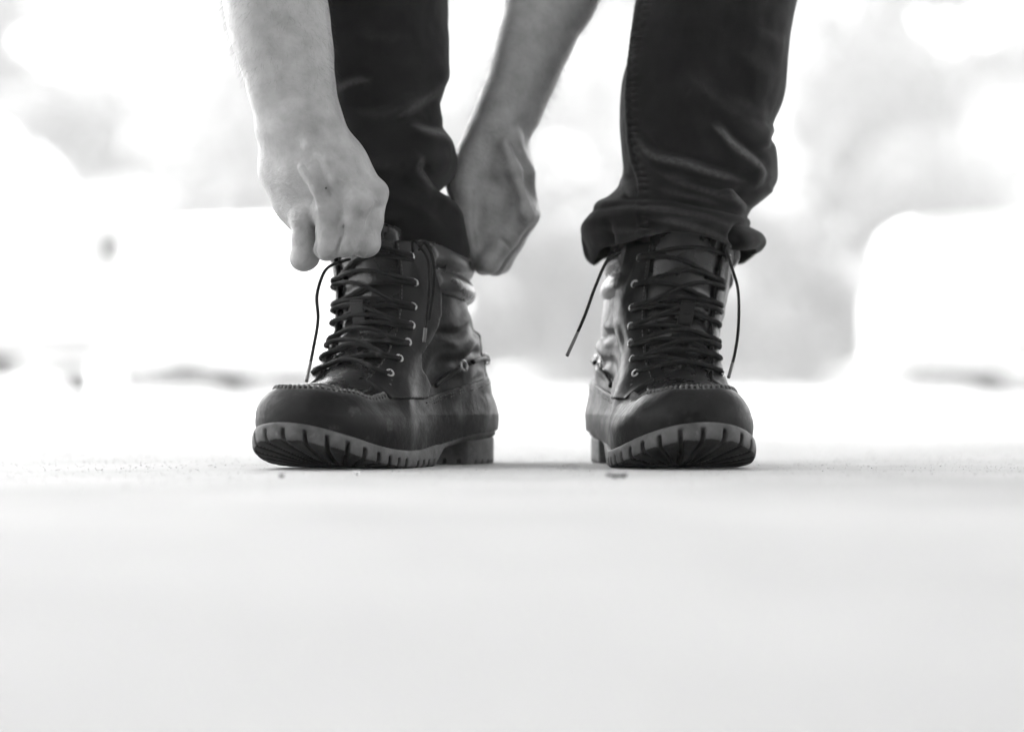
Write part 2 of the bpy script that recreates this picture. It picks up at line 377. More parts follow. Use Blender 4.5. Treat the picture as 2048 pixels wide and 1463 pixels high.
for i in range(15):
    x = -12+1.7*i+rng.uniform(-.4,.4)
    tag(make_tree('tree', x, 40+rng.uniform(-2,3), 9.0+rng.uniform(-1.5,1.5), 3.0, .03, 7000, .17, 60+i), 'blurred pale tree in the far row behind the others', 'tree', 'far row of trees')

# pale air added to lift the dark foliage beyond the road
b = Bag(); b.box((0, 100, 6.25), (101, 131, 7.35)); hz_ = link('added_haze', b.mesh('added_haze'), smooth=False)
hm = bpy.data.materials.new('added_haze'); hm.use_nodes = True; hn = hm.node_tree; hn.nodes.clear()
ho = hn.nodes.new('ShaderNodeOutputMaterial'); hv = hn.nodes.new('ShaderNodeVolumePrincipled'); hv.inputs['Color'].default_value = (.95,.95,.95,1); hv.inputs['Density'].default_value = .0056
hn.links.new(hv.outputs[0], ho.inputs['Volume']); hz_.data.materials.append(hm); tag(hz_, kind='stuff')
#BOOTS
# ------------------------------------------------------------------ boots, local frame: x lateral, y forward from the heel, z up
def prof(F, tab): return np.interp(F, [a for a, _ in tab], [b for _, b in tab]).astype(np.float32)
def smooth_tab(tab):
    s = spline([(a, b) for a, b in tab], 8); return [(p[0], p[1]) for p in s]
OUT = spline([(0,-.001),(.022,.004),(.034,.022),(.037,.05),(.036,.09),(.037,.13),(.045,.17),(.052,.205),(.0535,.235),(.047,.263),(.032,.284),(.014,.2935),(-.004,.2945),(-.024,.286),(-.042,.266),(-.0515,.238),(-.053,.205),(-.048,.17),(-.041,.13),(-.037,.09),(-.037,.05),(-.033,.022),(-.02,.004),(0,-.001)], 20)[:-1]
def poly_sd(X, Y, poly):
    X = X[...,None]; Y = Y[...,None]; a = poly; b = np.roll(poly, -1, 0); e = b-a
    t = np.clip(((X-a[:,0])*e[:,0]+(Y-a[:,1])*e[:,1])/(e**2).sum(1), 0, 1)
    d = np.sqrt(((X-a[:,0]-t*e[:,0])**2+(Y-a[:,1]-t*e[:,1])**2).min(-1))
    c = ((a[:,1] > Y) != (b[:,1] > Y)) & (X < (b[:,0]-a[:,0])*(Y-a[:,1])/(b[:,1]-a[:,1]+1e-12)+a[:,0])
    return np.where(c.sum(-1)%2 == 1, -d, d).astype(np.float32)
gs = .0011
gx = np.arange(-.068, .0681, gs).astype(np.float32); gy = np.arange(-.012, .304, gs).astype(np.float32); gz = np.arange(.004, .215, gs).astype(np.float32)
X2, Y2 = np.meshgrid(gx, gy, indexing='ij'); SD2 = poly_sd(X2, Y2, OUT)
X, Y, Z = gx[:,None,None], gy[None,:,None], gz[None,None,:]
ZS = smooth_tab([(-.01,.031),(.03,.030),(.07,.028),(.12,.021),(.16,.015),(.20,.0145),(.235,.018),(.265,.026),(.297,.038)])
ZB = smooth_tab([(.10,.0),(.15,.0),(.20,.0),(.235,.0035),(.265,.0115),(.297,.023)])
HT = smooth_tab([(-.01,.10),(.10,.14),(.125,.135),(.145,.115),(.165,.097),(.185,.083),(.205,.073),(.225,.067),(.243,.0665),(.262,.065),(.280,.059),(.30,.046)])
zs2 = prof(Y, ZS)
H = prof(Y, HT); dH = np.gradient(H[0,:,0], gy)[None,:,None]
wall = SD2[:,:,None]+.0030+np.clip(Z-.035, 0, 1)*.06-.0018*np.sin(np.clip((Z-zs2)/.03, 0, 1)*math.pi)
top = (Z-H+np.interp(gy, [.14,.20,.25,.285], [4,10,7,4])[None,:,None]*X**2)/np.sqrt(1+dH**2)
foot = smax(wall, top, .017)
cF = np.interp(gz, [0,.05,.085,.11,.15,.21], [.0745,.0745,.078,.0785,.0755,.0745])[None,None,:]; av = np.interp(gz, [0,.05,.09,.13,.18,.21], [.036,.040,.0445,.047,.0485,.049])[None,None,:]; bv = np.interp(gz, [0,.05,.09,.13,.18,.21], [.068,.067,.060,.060,.066,.068])[None,None,:]
q = np.sqrt((X/av)**2+((Y-cF)/bv)**2)
shaft = (q-1)*av*.95
cu = Z+.30*(Y-.06)+.006*np.sin(X*70+2)+.004*np.sin(Y*90)
creases = .0021*(np.sin(cu*300+2.2*np.sin(Y*60+X*30))+.5*np.sin(cu*520+3*np.sin(Y*45)))*np.exp(-((Z-.098)/.026)**2)*np.exp(-((Y-.065)/.055)**2)
creases = creases+.0010*np.sin(X*95+2*np.sin(Y*50))*np.sin(Y*80+Z*60)*np.clip((Z-.03)/.03, 0, 1)+.00025*np.sin(Y*230+35*X+30*Z)*np.exp(-((Y-.185)/.02)**2)
ztop = .178+.010*np.clip((Y-.04)/.1, 0, 1)
base = smin(foot, shaft, .028)+creases
base = smax(base, Z-ztop, .004); base = np.maximum(base, zs2-Z)
FR = np.clip((Y-.06)*1e3, 0, 1)
# U-shaped apron seam
UP = spline([(-.0365,.12),(-.037,.17),(-.0395,.21),(-.0355,.243),(-.022,.2655),(0,.2725),(.022,.2655),(.0355,.243),(.0395,.21),(.037,.17),(.0365,.12)], 10)
US = poly_sd(X2, Y2, UP)[:,:,None]           # negative inside the apron
zline = prof(Y, [(-.01,.076),(.03,.074),(.09,.066),(.14,.057),(.165,.066),(.19,.095),(.3,.13)])
lower = np.maximum(np.maximum(base-.0021, -US), Z-zline)                    # wall panel round toe and heel
lower = np.maximum(lower, -(base+.004))
inner = base
# eyestays: bands each side of the tongue on the front
ax = np.abs(X)
ein = np.interp(gz, [.05,.065,.085,.13,.19], [.018,.022,.0265,.029,.031])[None,None,:]
eout = np.interp(gz, [.05,.060,.075,.085,.13,.19], [.052,.056,.058,.056,.056,.056])[None,None,:]
stay = np.maximum(np.maximum(base-.0042, ein-ax), ax-eout)
yo = np.interp(gz, [.050,.058,.066,.080,.090,.105,.125,.15,.19], [.150,.145,.137,.145,.141,.121,.106,.099,.097])[None,None,:]
stay = np.maximum(stay, (yo-Y)*.8)
stay = np.maximum(stay, np.maximum(.088-Y, .055-Z)); stay = np.maximum(stay, Z-.186); stay = np.maximum(stay, -(base+.003))
stay = np.maximum(stay, Y-.205)
tong = np.maximum(smax(foot+.001, -1e3+0*Z, .01), 0)*0
tong = smin(foot, shaft, .028)-.0012+.0*Z
tong = np.maximum(np.maximum(tong, ax-.030-.002*np.clip((Z-.15)/.05,0,1)), .10-Y); tong = np.maximum(tong, -(smin(foot, shaft, .028)+.004))
tong = smax(tong, Z-(.205-8*X**2), .004); tong = np.maximum(tong, .052-Z); tong = np.maximum(tong, Y-.240)
# collar: two padded rolls round the back and sides of the opening
roll = np.full(base.shape, 1.0, np.float32)
sh0 = (q-1)*av*.95
for zc, rr in ((.1690,.0115),(.1480,.0108)):
    zz = zc+.010*np.clip((Y-.05)/.08, -1, 1)
    roll = np.minimum(roll, np.sqrt((sh0+.0035)**2+((Z-zz)*.93)**2)-rr)
roll = np.maximum(roll, Y-.103-(Z-.15)*.1)
counter = np.maximum(np.maximum(base-.0015, Z-.152), np.maximum(Y-.022, .06-Z)); counter = np.maximum(counter, -(base+.003))
FLD = dict(quarter=base, lower=lower, stay=stay, tongue=tong, collar=roll, counter=counter)
MSH = {}
for kf, D in FLD.items():
    V, F = nets(np.broadcast_to(D, base.shape), gx, gy, gz); V = relax(V, F, 3, .45); MSH[kf] = (V, F)
allf = np.minimum.reduce([base, np.maximum(base-.003, -US)*1.0+0]) 
def surfY(x, z, off=0, fld=None):             # forward-most surface at lateral x, height z
    f = base if fld is None else fld
    i = int(round((x-gx[0])/gs)); k = int(round((z-gz[0])/gs)); col = f[i,:,k]; j = np.nonzero(col < off)[0]
    if len(j) == 0: return None
    j = j[-1]; a, b = col[j]-off, col[j+1]-off; return gy[j]+gs*a/(a-b)
def surfZ(x, y, off=0):
    i = int(round((x-gx[0])/gs)); j = int(round((y-gy[0])/gs)); col = base[i,j,:]; k = np.nonzero(col < off)[0]
    if len(k) == 0: return .03
    k = k[-1]
    if k+1 >= len(col): return gz[k]
    a, b = col[k]-off, col[k+1]-off; return gz[k]+gs*a/(a-b)
def grad(x, y, z):
    i, j, k = int(round((x-gx[0])/gs)), int(round((y-gy[0])/gs)), int(round((z-gz[0])/gs))
    g = np.array([base[i+2,j,k]-base[i-2,j,k], base[i,j+2,k]-base[i,j-2,k], base[i,j,k+2]-base[i,j,k-2]], float); return g/np.linalg.norm(g)
# sole
hx = np.arange(-.062, .0621, .0009); hy = np.arange(-.008, .302, .0009); hz = np.arange(-.003, .046, .0009)
XX2, YY2 = np.meshgrid(hx, hy, indexing='ij'); S2 = poly_sd(XX2, YY2, OUT)[:,:,None]-.0015
x3, y3, z3 = hx[:,None,None], hy[None,:,None], hz[None,None,:]
zb = prof(y3, ZB)+np.where(y3 < .138, .7*(np.clip(.138-y3, 0, .04)), 0); zb = np.where(y3 < .122, np.minimum(prof(y3, ZS)-.008, zb+.004), zb)
zt = prof(y3, ZS)
side = S2-.0012*np.sin(np.clip((z3-zb)/(zt-zb+1e-5), 0, 1)*math.pi)
sole = smax(smax(side, (z3-zt), .002), (zb-z3), .004)
cx_, cy_ = 0., .196
rad = np.sqrt((x3-cx_)**2+(y3-cy_)**2)+1e-6; phi = np.arctan2(x3-cx_, y3-cy_)
step = R(9.2)
ph2 = phi+.9*(rad-.08)*np.sign(phi)*1.6
for kq in range(-8, 9):
    a = kq*step*(1+.02*abs(kq)); dd = np.abs((phi-a+.0*ph2)*rad+.0*x3)
    dd = np.abs(np.sin(phi-a-2.2*(rad-.085)*np.sign(kq if kq else .001)*min(1, abs(kq)/3))*rad)
    cutd = np.maximum(np.maximum(dd-.0018, .022-rad), z3-(zb+.0104-.0026*abs(kq)/8))
    cutd = np.maximum(cutd, -np.cos(phi-a))
    sole = smax(sole, -cutd, .0008)
for yy in np.arange(.143, .185, .0125):
    cutd = np.maximum(np.maximum(np.abs(y3-yy)-.0018, z3-(zb+.0062)), .02-np.abs(x3)); sole = smax(sole, -cutd, .0008)
soleV, soleF = nets(np.broadcast_to(sole, (len(hx),len(hy),len(hz))).astype(np.float32), hx, hy, hz); soleV = relax(soleV, soleF, 1, .35)
hb = smax(smax(S2+.0004, z3-(zt-.0078), .001), np.maximum(-z3, y3-(.074+.006*np.cos(x3*40))), .0025)
for xx in np.arange(-.03, .031, .012):
    hb = smax(hb, -np.maximum(np.abs(x3-xx)-.0016, np.maximum(z3-.005, .058-y3)), .0008)
for yy in np.arange(.012, .07, .012):
    hb = smax(hb, -np.maximum(np.abs(y3-yy)-.0012, np.maximum(z3-.0035, .022-np.abs(x3))), .0008)
heelV, heelF = nets(np.broadcast_to(hb, (len(hx),len(hy),len(hz))).astype(np.float32), hx, hy, hz); heelV = relax(heelV, heelF, 1, .35)

EYZ = [.0760,.0880,.1015,.1155,.1310,.1510,.1730]; EYX = [.0365,.0375,.0384,.0388,.0388,.0385,.0380]
def warp(V, k):
    V = np.array(V, float); V[:,0] += k*np.clip((V[:,2]-.042)/.11, 0, 2); return V
def build_boot(loc, ang, mir, label, sh=.015):
    root = tag(empty('boot', loc, ang), label, 'boot', 'pair of leather lace-up boots')
    s = -1 if mir else 1
    def put(name, V, F, m, par=root, edge=None):
        V = warp(V, sh); F = np.asarray(F)
        if mir: V[:,0] *= -1; F = F[:,::-1]
        me = np_mesh(name, V, F)
        if edge is not None: set_attr(me, 'edge', edge)
        return link(name, me, m, par)
    def putbag(name, b, m, par=root, smooth=True):
        b.V = [warp(v, sh) for v in b.V]
        if mir:
            for v in b.V: v[:,0] *= -1
            b.F = [f[::-1] for f in b.F]
        return link(name, b.mesh(name), m, par, smooth=smooth)
    up = put('upper', *MSH['quarter'], M['leather'])
    V, F = MSH['lower']
    i = np.clip(np.round((V[:,0]-gx[0])/gs).astype(int), 0, len(gx)-1); j = np.clip(np.round((V[:,1]-gy[0])/gs).astype(int), 0, len(gy)-1)
    us = US[i, j, 0]
    nz_ = np.array([noise.noise(Vector(p*45)) for p in V])
    edge = np.exp(-(us/.0035)**2)*.55+np.clip(nz_-.05, 0, 1)*1.3*np.exp(-((V[:,2]-.05)/.02)**2)*np.clip((.24-V[:,1])/.05, 0, 1)
    put('toe_wall', V, F, M['toe'], edge=np.clip(edge, 0, 1))
    put('tongue', *MSH['tongue'], M['tongue']); put('collar', *MSH['collar'], M['collar']); put('heel_counter', *MSH['counter'], M['leather'])
    so = put('outsole', soleV, soleF, M['rubber']); so.data.materials.append(M['sole_shade'])
    fc = soleV[soleF].mean(1); so.data.polygons.foreach_set('material_index', (fc[:,2] < prof(fc[:,1], ZB)+.0014+.0004*np.sin(fc[:,0]*300)).astype(np.int32))  # lowest faces coloured dark to hold the shadow beneath the sole
    put('heel', heelV, heelF, M['rubber'])
    # two eyestays, split left and right
    V, F = MSH['stay']; cxs = V[F].mean(1)[:,0]
    for sg in (-1, 1):
        Fs = F[cxs*sg > 0]; used = np.unique(Fs); mp_ = np.full(len(V), -1); mp_[used] = np.arange(len(used))
        es = put('eyestay', V[used], mp_[Fs], M['stay'])
        for z_, x_ in zip(EYZ, EYX):
            x = sg*x_; y = surfY(x, z_, .0044); nrm = grad(x, y-.004, z_); nrm[2] *= .4
            b = Bag(); b.ring((x, y, z_), nrm, .0026, .0009, 18, 8); putbag('eyelet', b, M['metal'], es)
        # stitch rows along the inner and outer edge
        b = Bag()
        for w_ in (.0022,):
            for z_ in np.arange(.072, .182, .0034):
                k = int((z_-gz[0])/gs); xx = (ein[0,0,k]+.0024) if w_ else (eout[0,0,k]-.0024)
                y0 = surfY(sg*xx, z_, .0044); y1 = surfY(sg*xx, z_+.0022, .0044)
                if y0 and y1 and y0 > .09: b.tube([(sg*xx, y0, z_), (sg*xx, y1, z_+.0022)], .0004, 4)
        putbag('stitching', b, M['thread'], es)
    # moccasin stitch round the toe apron
    b = Bag(); pth = []
    up_ = spline(UP, 6); seg = np.r_[0, np.cumsum(np.linalg.norm(np.diff(up_, axis=0), axis=1))]
    for t in np.arange(.052, seg[-1]-.052, .0042):
        p = np.array([np.interp(t, seg, up_[:,0]), np.interp(t, seg, up_[:,1])]); q_ = np.array([np.interp(t+.001, seg, up_[:,0]), np.interp(t+.001, seg, up_[:,1])])
        tn = (q_-p)/np.linalg.norm(q_-p); nn = np.array([-tn[1], tn[0]])
        a_ = p-nn*.0028; c_ = p+nn*.0028+tn*.0012
        pts = [np.array([a_[0], a_[1], surfZ(*a_)+.0012]), np.array([*((a_+c_)/2), surfZ(*p)+.0037]), np.array([c_[0], c_[1], surfZ(*c_)+.0010])]
        b.tube(spline(pts, 3), .0011, 6)
    putbag('moccasin_stitching', b, M['thread'])
    b = Bag(); rp = []
    for t in np.linspace(.04, seg[-1]-.04, 90):
        p = np.array([np.interp(t, seg, up_[:,0]), np.interp(t, seg, up_[:,1])]); rp.append((p[0], p[1], surfZ(*p)+.0016))
    b.tube(rp, .0017, 8); putbag('apron_ridge', b, M['toe'])
    # stitch lines along the wall panel
    b = Bag()
    for sg in (-1, 1):
        for off in (.0028, .0052):
            for y_ in np.arange(.0, .150, .0036):
                pts = []
                for yq in (y_, y_+.0023):
                    zq = np.interp(yq, [-.01,.03,.09,.14,.17], [.076,.074,.066,.056,.060])-off
                    k = int(round((zq-gz[0])/gs)); j = int(round((yq-gy[0])/gs)); col = base[:,j,k]; ii = np.nonzero(col < .0024)[0]
                    if len(ii) == 0: continue
                    pts.append((gx[ii[-1]] if sg > 0 else gx[ii[0]], yq, zq))
                if len(pts) == 2: b.tube(pts, .0005, 4)
    putbag('panel_stitching', b, M['thread'])['kind'] = 'stuff'
    # side thong: a rawhide lace threaded through two eyelets on each side
    for sg in (-1, 1):
        def sx(y_, z_, off):
            k = int(round((z_-gz[0])/gs)); j = int(round((y_-gy[0])/gs)); ii = np.nonzero(base[:,j,k] < off)[0]; return gx[ii[-1]] if sg > 0 else gx[ii[0]]
        pp = [(y_, z_) for y_, z_ in ((.128,.066),(.112,.073),(.094,.080))]
        b = Bag(); b.tube(spline([(sx(y_, z_, .0035), y_, z_) for y_, z_ in pp], 6), .0022, 6); putbag('side_thong', b, M['leather'])
        pp = [(.07,.086),(.052,.089),(.036,.089)]
        b = Bag(); b.tube(spline([(sx(y_, z_, .0035), y_, z_) for y_, z_ in pp], 6), .0022, 6); putbag('side_thong', b, M['leather'])
        for y_, z_ in ((.082,.083),(.030,.089)):
            b = Bag(); b.ring((sx(y_, z_, .002), y_, z_), (sg,.1,0), .0042, .0011, 18, 8); putbag('side_eyelet', b, M['metal'])
    # laces
    tf = np.minimum(np.minimum(base, tong), stay)
    b = Bag(); r = .0020
    def run(x0, z0, x1, z1, bow, lift, jit):
        pts = []
        for t in np.linspace(0, 1, 26):
            x = x0+(x1-x0)*t; z = z0+(z1-z0)*(t*t*(3-2*t))+bow*math.sin(math.pi*t)+jit*math.sin(2*math.pi*t+x0*50)
            y = surfY(x, z, .001, tf); e = min(t, 1-t)
            l = lift*min(1, e*5)+(.0016 if e > .03 else (.0014 if e > 0 else -.0030))
            pts.append((x, y+l, z))
        pts = np.array(pts); pts[1:-1,1] = np.maximum(pts[1:-1,1], .5*(pts[:-2,1]+pts[2:,1])-.0003)
        b.tube(pts, r, 8)
    rr = random.Random(9 if mir else 5)
    for i in range(len(EYZ)):
        run(-EYX[i], EYZ[i], EYX[i], EYZ[i], .0085+rr.uniform(-.001,.003), .0030, rr.uniform(-.0015,.0015))
        if i < len(EYZ)-1: run(EYX[i], EYZ[i]+.001, -EYX[i+1], EYZ[i+1]-.002, .0055+rr.uniform(0,.003), .0006, rr.uniform(-.001,.001))
        if i in (1, 3, 4): run(-EYX[i], EYZ[i]+.001, EYX[i+1], EYZ[i+1]-.003, .008, .0050, .001)
    lace = putbag('laces', b, M['lace'])
    # keeper loop on the tongue
    yk = surfY(.004, .125, 0, tf); b = Bag(); b.box((.004, yk+.006, .1255), (.0062,.0014,.0085)); b.box((.004, yk+.0022, .135), (.0062,.004,.0014)); b.box((.004, yk+.0022, .1165), (.0062,.004,.0014))
    k = putbag('lace_keeper', b, M['stay'], smooth=False)
    mod = k.modifiers.new('b', 'BEVEL'); mod.width = .0006; mod.segments = 2
    return root
A1 = R(28); A2 = R(9)
# toe direction (-sin,-cos) for the left boot; local +y (toe) must map to it
LB = (-.036, 2.112, 0); RB = (.1000, 2.143, 0)
# mirrored boots face the camera: rotate by 180 degrees, so local +x points to the left of the picture
bootA = build_boot(LB, math.pi-A1, False, 'boot being pulled on by the two hands, toe turned to the left', .022)
bootB = build_boot(RB, math.pi+A2, True, 'boot standing free under the rolled hem, toe towards the camera', .021)
def free_lace(root, pts, name='lace_end', tip=True):
    b = Bag(); sp = spline([P(*p) for p in pts], 10); b.tube(sp, .0013, 8)
    o = link(name, b.mesh(name), M['lace']); inv = (root.matrix_basis).inverted(); o.data.transform(inv); o.parent = root
    if tip:
        b = Bag(); b.tube(sp[-7:], .0014, 8); q_ = link('aglet', b.mesh('aglet'), M['trim']); q_.data.transform(inv); q_.parent = o
free_lace(bootA, [(700,518,1.955),(668,528,1.94),(648,545,1.93),(634,590,1.925),(636,640,1.92),(626,700,1.905),(613,762,1.885)])
free_lace(bootA, [(826,502,1.972),(826,482,1.950),(838,490,1.944),(856,520,1.945),(858,575,1.945),(853,635,1.945),(848,684,1.945)])
free_lace(bootA, [(838,500,1.975),(850,486,1.950),(866,520,1.952),(867,580,1.952),(858,640,1.955)], tip=False)
free_lace(bootB, [(1240,505,2.0),(1215,520,1.985),(1190,575,1.975),(1168,635,1.965),(1134,711,1.95)])
free_lace(bootB, [(1452,500,2.0),(1462,530,1.985),(1476,580,1.98),(1477,650,1.975),(1470,705,1.97),(1457,755,1.96)])

#PERSON
# ------------------------------------------------------------------ person: body (arms, hands, torso, head, legs) as one continuous mesh
def seg(*parts):
    out = []
    for a, b, s in parts: out.append(np.arange(a, b, s))
    return np.concatenate(out)
f = Field(seg((-.40,-.26,.008),(-.26,.10,.0012),(.10,.42,.008)), seg((1.72,1.86,.008),(1.86,2.20,.0012),(2.20,3.0,.010)), seg((.10,.135,.008),(.135,.385,.0012),(.385,.45,.004),(.45,1.15,.010)))
def px(r, d): return r*d/FPX
def cone(p, q, r0, r1, k=.006, cut=False): f.cone(P(*p), P(*q), px(r0, p[2]), px(r1, q[2]), k, cut)
def chain(ps, rs, k=.006, cut=False):
    for i in range(len(ps)-1): cone(ps[i], ps[i+1], rs[i], rs[i+1], k, cut)
# --- hand at the picture's left (the person's right): back of the hand to the camera
chain([(497,-330,2.05),(500,-120,1.99),(520,0,1.945),(530,60,1.935),(543,120,1.93),(552,190,1.925),(560,245,1.925)], [100,82,62,58,52,41,42], .02)
chain([(520,-330,2.05),(560,-120,1.99),(580,0,1.955),(590,60,1.945),(602,120,1.935),(618,190,1.925),(628,240,1.92)], [100,85,61,58,53,43,42], .02)
chain([(550,-60,1.985),(566,60,1.965),(585,150,1.95),(592,220,1.94)], [75,62,48,40], .02)
K = {5:(608,432,1.918), 4:(656,424,1.905), 3:(716,404,1.903), 2:(749,386,1.918)}
W_ = {5:(566,262,1.922), 4:(590,258,1.915), 3:(615,252,1.912), 2:(640,246,1.916)}
for i in (5,4,3,2):
    a, b_ = W_[i], K[i]; m_ = tuple((np.array(a)+np.array(b_))/2+np.array([-4,4,.004]))
    chain([a, m_, b_], [36,33,26], .016)
chain([(560,270,1.935),(563,340,1.938),(588,410,1.935),(605,440,1.932)], [38,37,30,26], .016)       # outer edge of the palm
chain([(640,250,1.935),(684,320,1.945),(730,390,1.945)], [38,34,28], .016)
PIP = {5:(609,515,1.917), 4:(655,497,1.904), 3:(693,489,1.905), 2:(732,489,1.914)}
RF = {5:(25,26,25), 4:(26,24,22), 3:(28,26,23), 2:(27,27,24)}
MID = {5:(612,500,1.942), 4:(655,492,1.932), 3:(694,488,1.934), 2:(735,486,1.943)}
TIP = {5:(622,470,1.955), 4:(662,458,1.951), 3:(698,455,1.953), 2:(738,452,1.962)}
for i in (5,4,3,2):
    r0, r1, r2 = RF[i]
    mid = tuple((np.array(K[i])*.45+np.array(PIP[i])*.55)); 
    chain([K[i], mid, PIP[i]], [r0, r1-1, r2], .0035)
    x, y, d = PIP[i]; cone((x-6,y+1,d), (x+7,y-3,d+.002), r2-1, r2-1, .004)
    chain([PIP[i], MID[i], TIP[i]], [r2, r2-3, r2-5], .003)
# thumb behind the fist
chain([(640,270,1.94),(690,360,1.965),(718,430,1.975),(722,488,1.968)], [30,29,25,20], .008)
# knuckle bosses, tendons, veins
for i, r_ in ((5,20),(4,21),(3,23),(2,20)):
    x, y, d = K[i]; cone((x,y-2,d-.0045), (x,y+3,d-.0045), r_, r_-2, .007)
for i in (4,3,2):
    a = np.array(W_[i]); b_ = np.array(K[i]); chain([tuple(a+[8,10,-.0105]), tuple(a*.5+b_*.5+[4,0,-.0125]), tuple(b_+[-3,-8,-.0080])], [7,6.5,8], .005)
chain([(600,250,1.911),(618,290,1.8965),(655,320,1.893),(672,360,1.893),(688,392,1.896)], [5,6,6,6,5], .006)
chain([(585,200,1.909),(600,240,1.906),(640,262,1.8975),(690,320,1.902)], [5,6,5,4], .004)
chain([(640,415,1.892),(628,380,1.893),(602,335,1.896)], [5,5,4], .004)
for pts in ([(633,466,1.9),(634,492,1.9),(633,522,1.901)], [(690,450,1.8965),(683,480,1.8975),(671,514,1.8985)], [(745,434,1.901),(730,470,1.9),(709,514,1.9005)]):
    chain(pts, [2.2,3.4,4.2], .0016, True)
for c_, r_ in (((684,412,1.876),15), ((734,392,1.8795),14), ((632,424,1.878),15), ((640,360,1.8775),13), ((600,330,1.882),12)):
    cone(c_, (c_[0]-6,c_[1]-34,c_[2]-.002), r_, r_-4, .009, True)
# --- hand at the picture's right (the person's left), farther away, thumb side towards the boot
chain([(1250,-330,2.20),(1150,-120,2.15),(1080,0,2.12),(1052,90,2.115),(1030,160,2.11),(1000,225,2.105),(985,262,2.10)], [95,82,58,50,44,40,40], .02)
chain([(1250,-330,2.20),(1170,-120,2.15),(1122,0,2.13),(1082,90,2.12),(1056,160,2.115),(1030,225,2.11),(1010,262,2.11)], [95,84,60,47,40,38,36], .02)
K = {2:(1046,424,2.085), 3:(1053,428,2.108), 4:(1048,436,2.131), 5:(1038,446,2.152)}
W_ = {2:(985,270,2.095), 3:(1000,268,2.11), 4:(1010,270,2.125), 5:(1015,275,2.138)}
for i in (2,3,4,5):
    a, b_ = np.array(W_[i]), np.array(K[i]); chain([tuple(a), tuple((a+b_)/2+[-2,0,0]), tuple(b_)], [36,32,26], .016)
chain([(965,290,2.10),(945,345,2.095),(960,400,2.10),(975,470,2.108),(985,500,2.115)], [36,34,36,30,22], .014)
cone((1000,400,2.10), (1000,470,2.115), 36, 30, .014)
PIP = {2:(978,524,2.075), 3:(990,528,2.100), 4:(1000,524,2.123), 5:(1006,512,2.143)}
MID = {2:(958,488,2.096), 3:(962,490,2.120), 4:(966,490,2.142), 5:(975,482,2.158)}
TIP = {2:(978,462,2.110), 3:(980,464,2.130), 4:(986,464,2.148), 5:(990,460,2.162)}
for i in (2,3,4,5):
    mid = tuple(np.array(K[i])*.5+np.array(PIP[i])*.5)
    chain([K[i], mid, PIP[i]], [27,25,23], .0035); chain([PIP[i], MID[i], TIP[i]], [23,19,17], .003)
chain([(948,310,2.09),(926,372,2.082),(930,430,2.078)], [30,27,23], .012)                             # thumb
chain([(930,430,2.078),(940,478,2.078),(950,512,2.080)], [23,21,17], .004)
cone((1052,424,2.068), (1058,432,2.068), 16, 15, .006)
chain([(1010,290,2.073),(1030,340,2.069),(1048,400,2.068)], [9,8,9], .010)
chain([(1010,240,2.086),(1030,280,2.084),(1056,345,2.088),(1064,410,2.094)], [8,8,8,8], .010)
chain([(985,395,2.092),(978,465,2.086),(967,532,2.084)], [40,31,19], .006)
cone((946,388,2.070), (947,450,2.068), 3, 4, .0025, True); cone((947,450,2.068), (951,520,2.070), 4, 4, .0025, True); cone((1000,476,2.068), (1018,492,2.072), 2.2, 2.2, .003, True)
# --- upper arms, torso, head and legs above the frame
eA, eB = P(508,-330,2.05), P(1250,-330,2.20); sA, sB = np.array((-.20,2.32,.80)), np.array((.20,2.34,.80))
f.cone(eA, sA, .044, .058, .03); f.cone(eB, sB, .044, .058, .03)
f.cone((-.12,2.36,.84), (.12,2.36,.84), .085, .085, .06); f.cone((0,2.36,.83), (0,2.68,.86), .135, .125, .06)
f.cone((-.06,2.36,.83), (-.06,2.66,.85), .11, .105, .05); f.cone((.06,2.36,.83), (.06,2.66,.85), .11, .105, .05)
f.cone((0,2.30,.83), (0,2.14,.80), .06, .058, .04)                                                  # neck
f.ell((0,2.03,.785), (.075,.085,.11), .03); f.ell((0,1.985,.72), (.05,.05,.05), .03)
f.cone((0,1.945,.765), (0,1.93,.745), .010, .014, .01); f.cone((-.014,1.948,.712), (.014,1.948,.712), .008, .008, .006)
for s_ in (-1, 1):
    f.ell((s_*.077,2.04,.775), (.012,.02,.03), .01); f.cone((s_*.032,1.950,.785), (s_*.034,1.952,.785), .012, .012, .006)
    hip = (s_*.10,2.70,.83); kn = (s_*.185,2.20,.50)
    f.cone(hip, kn, .095, .06, .04)
    an = (-.105,2.06,.115) if s_ < 0 else (.112,2.075,.115)
    f.cone(kn, an, .055, .036, .02)
V, F = nets(f.D, f.xs, f.ys, f.zs)
V = relax(V, F, 2, .4)
# keep the single connected piece whose surface is the body
person = tag(empty('person', (0, 2.1, 0)), 'person in dark jeans bending down, both bare hands pulling on the left boot', 'person')
me = np_mesh('body', V-np.array([0,2.1,0]), F); link('body', me, M['skin'], person)
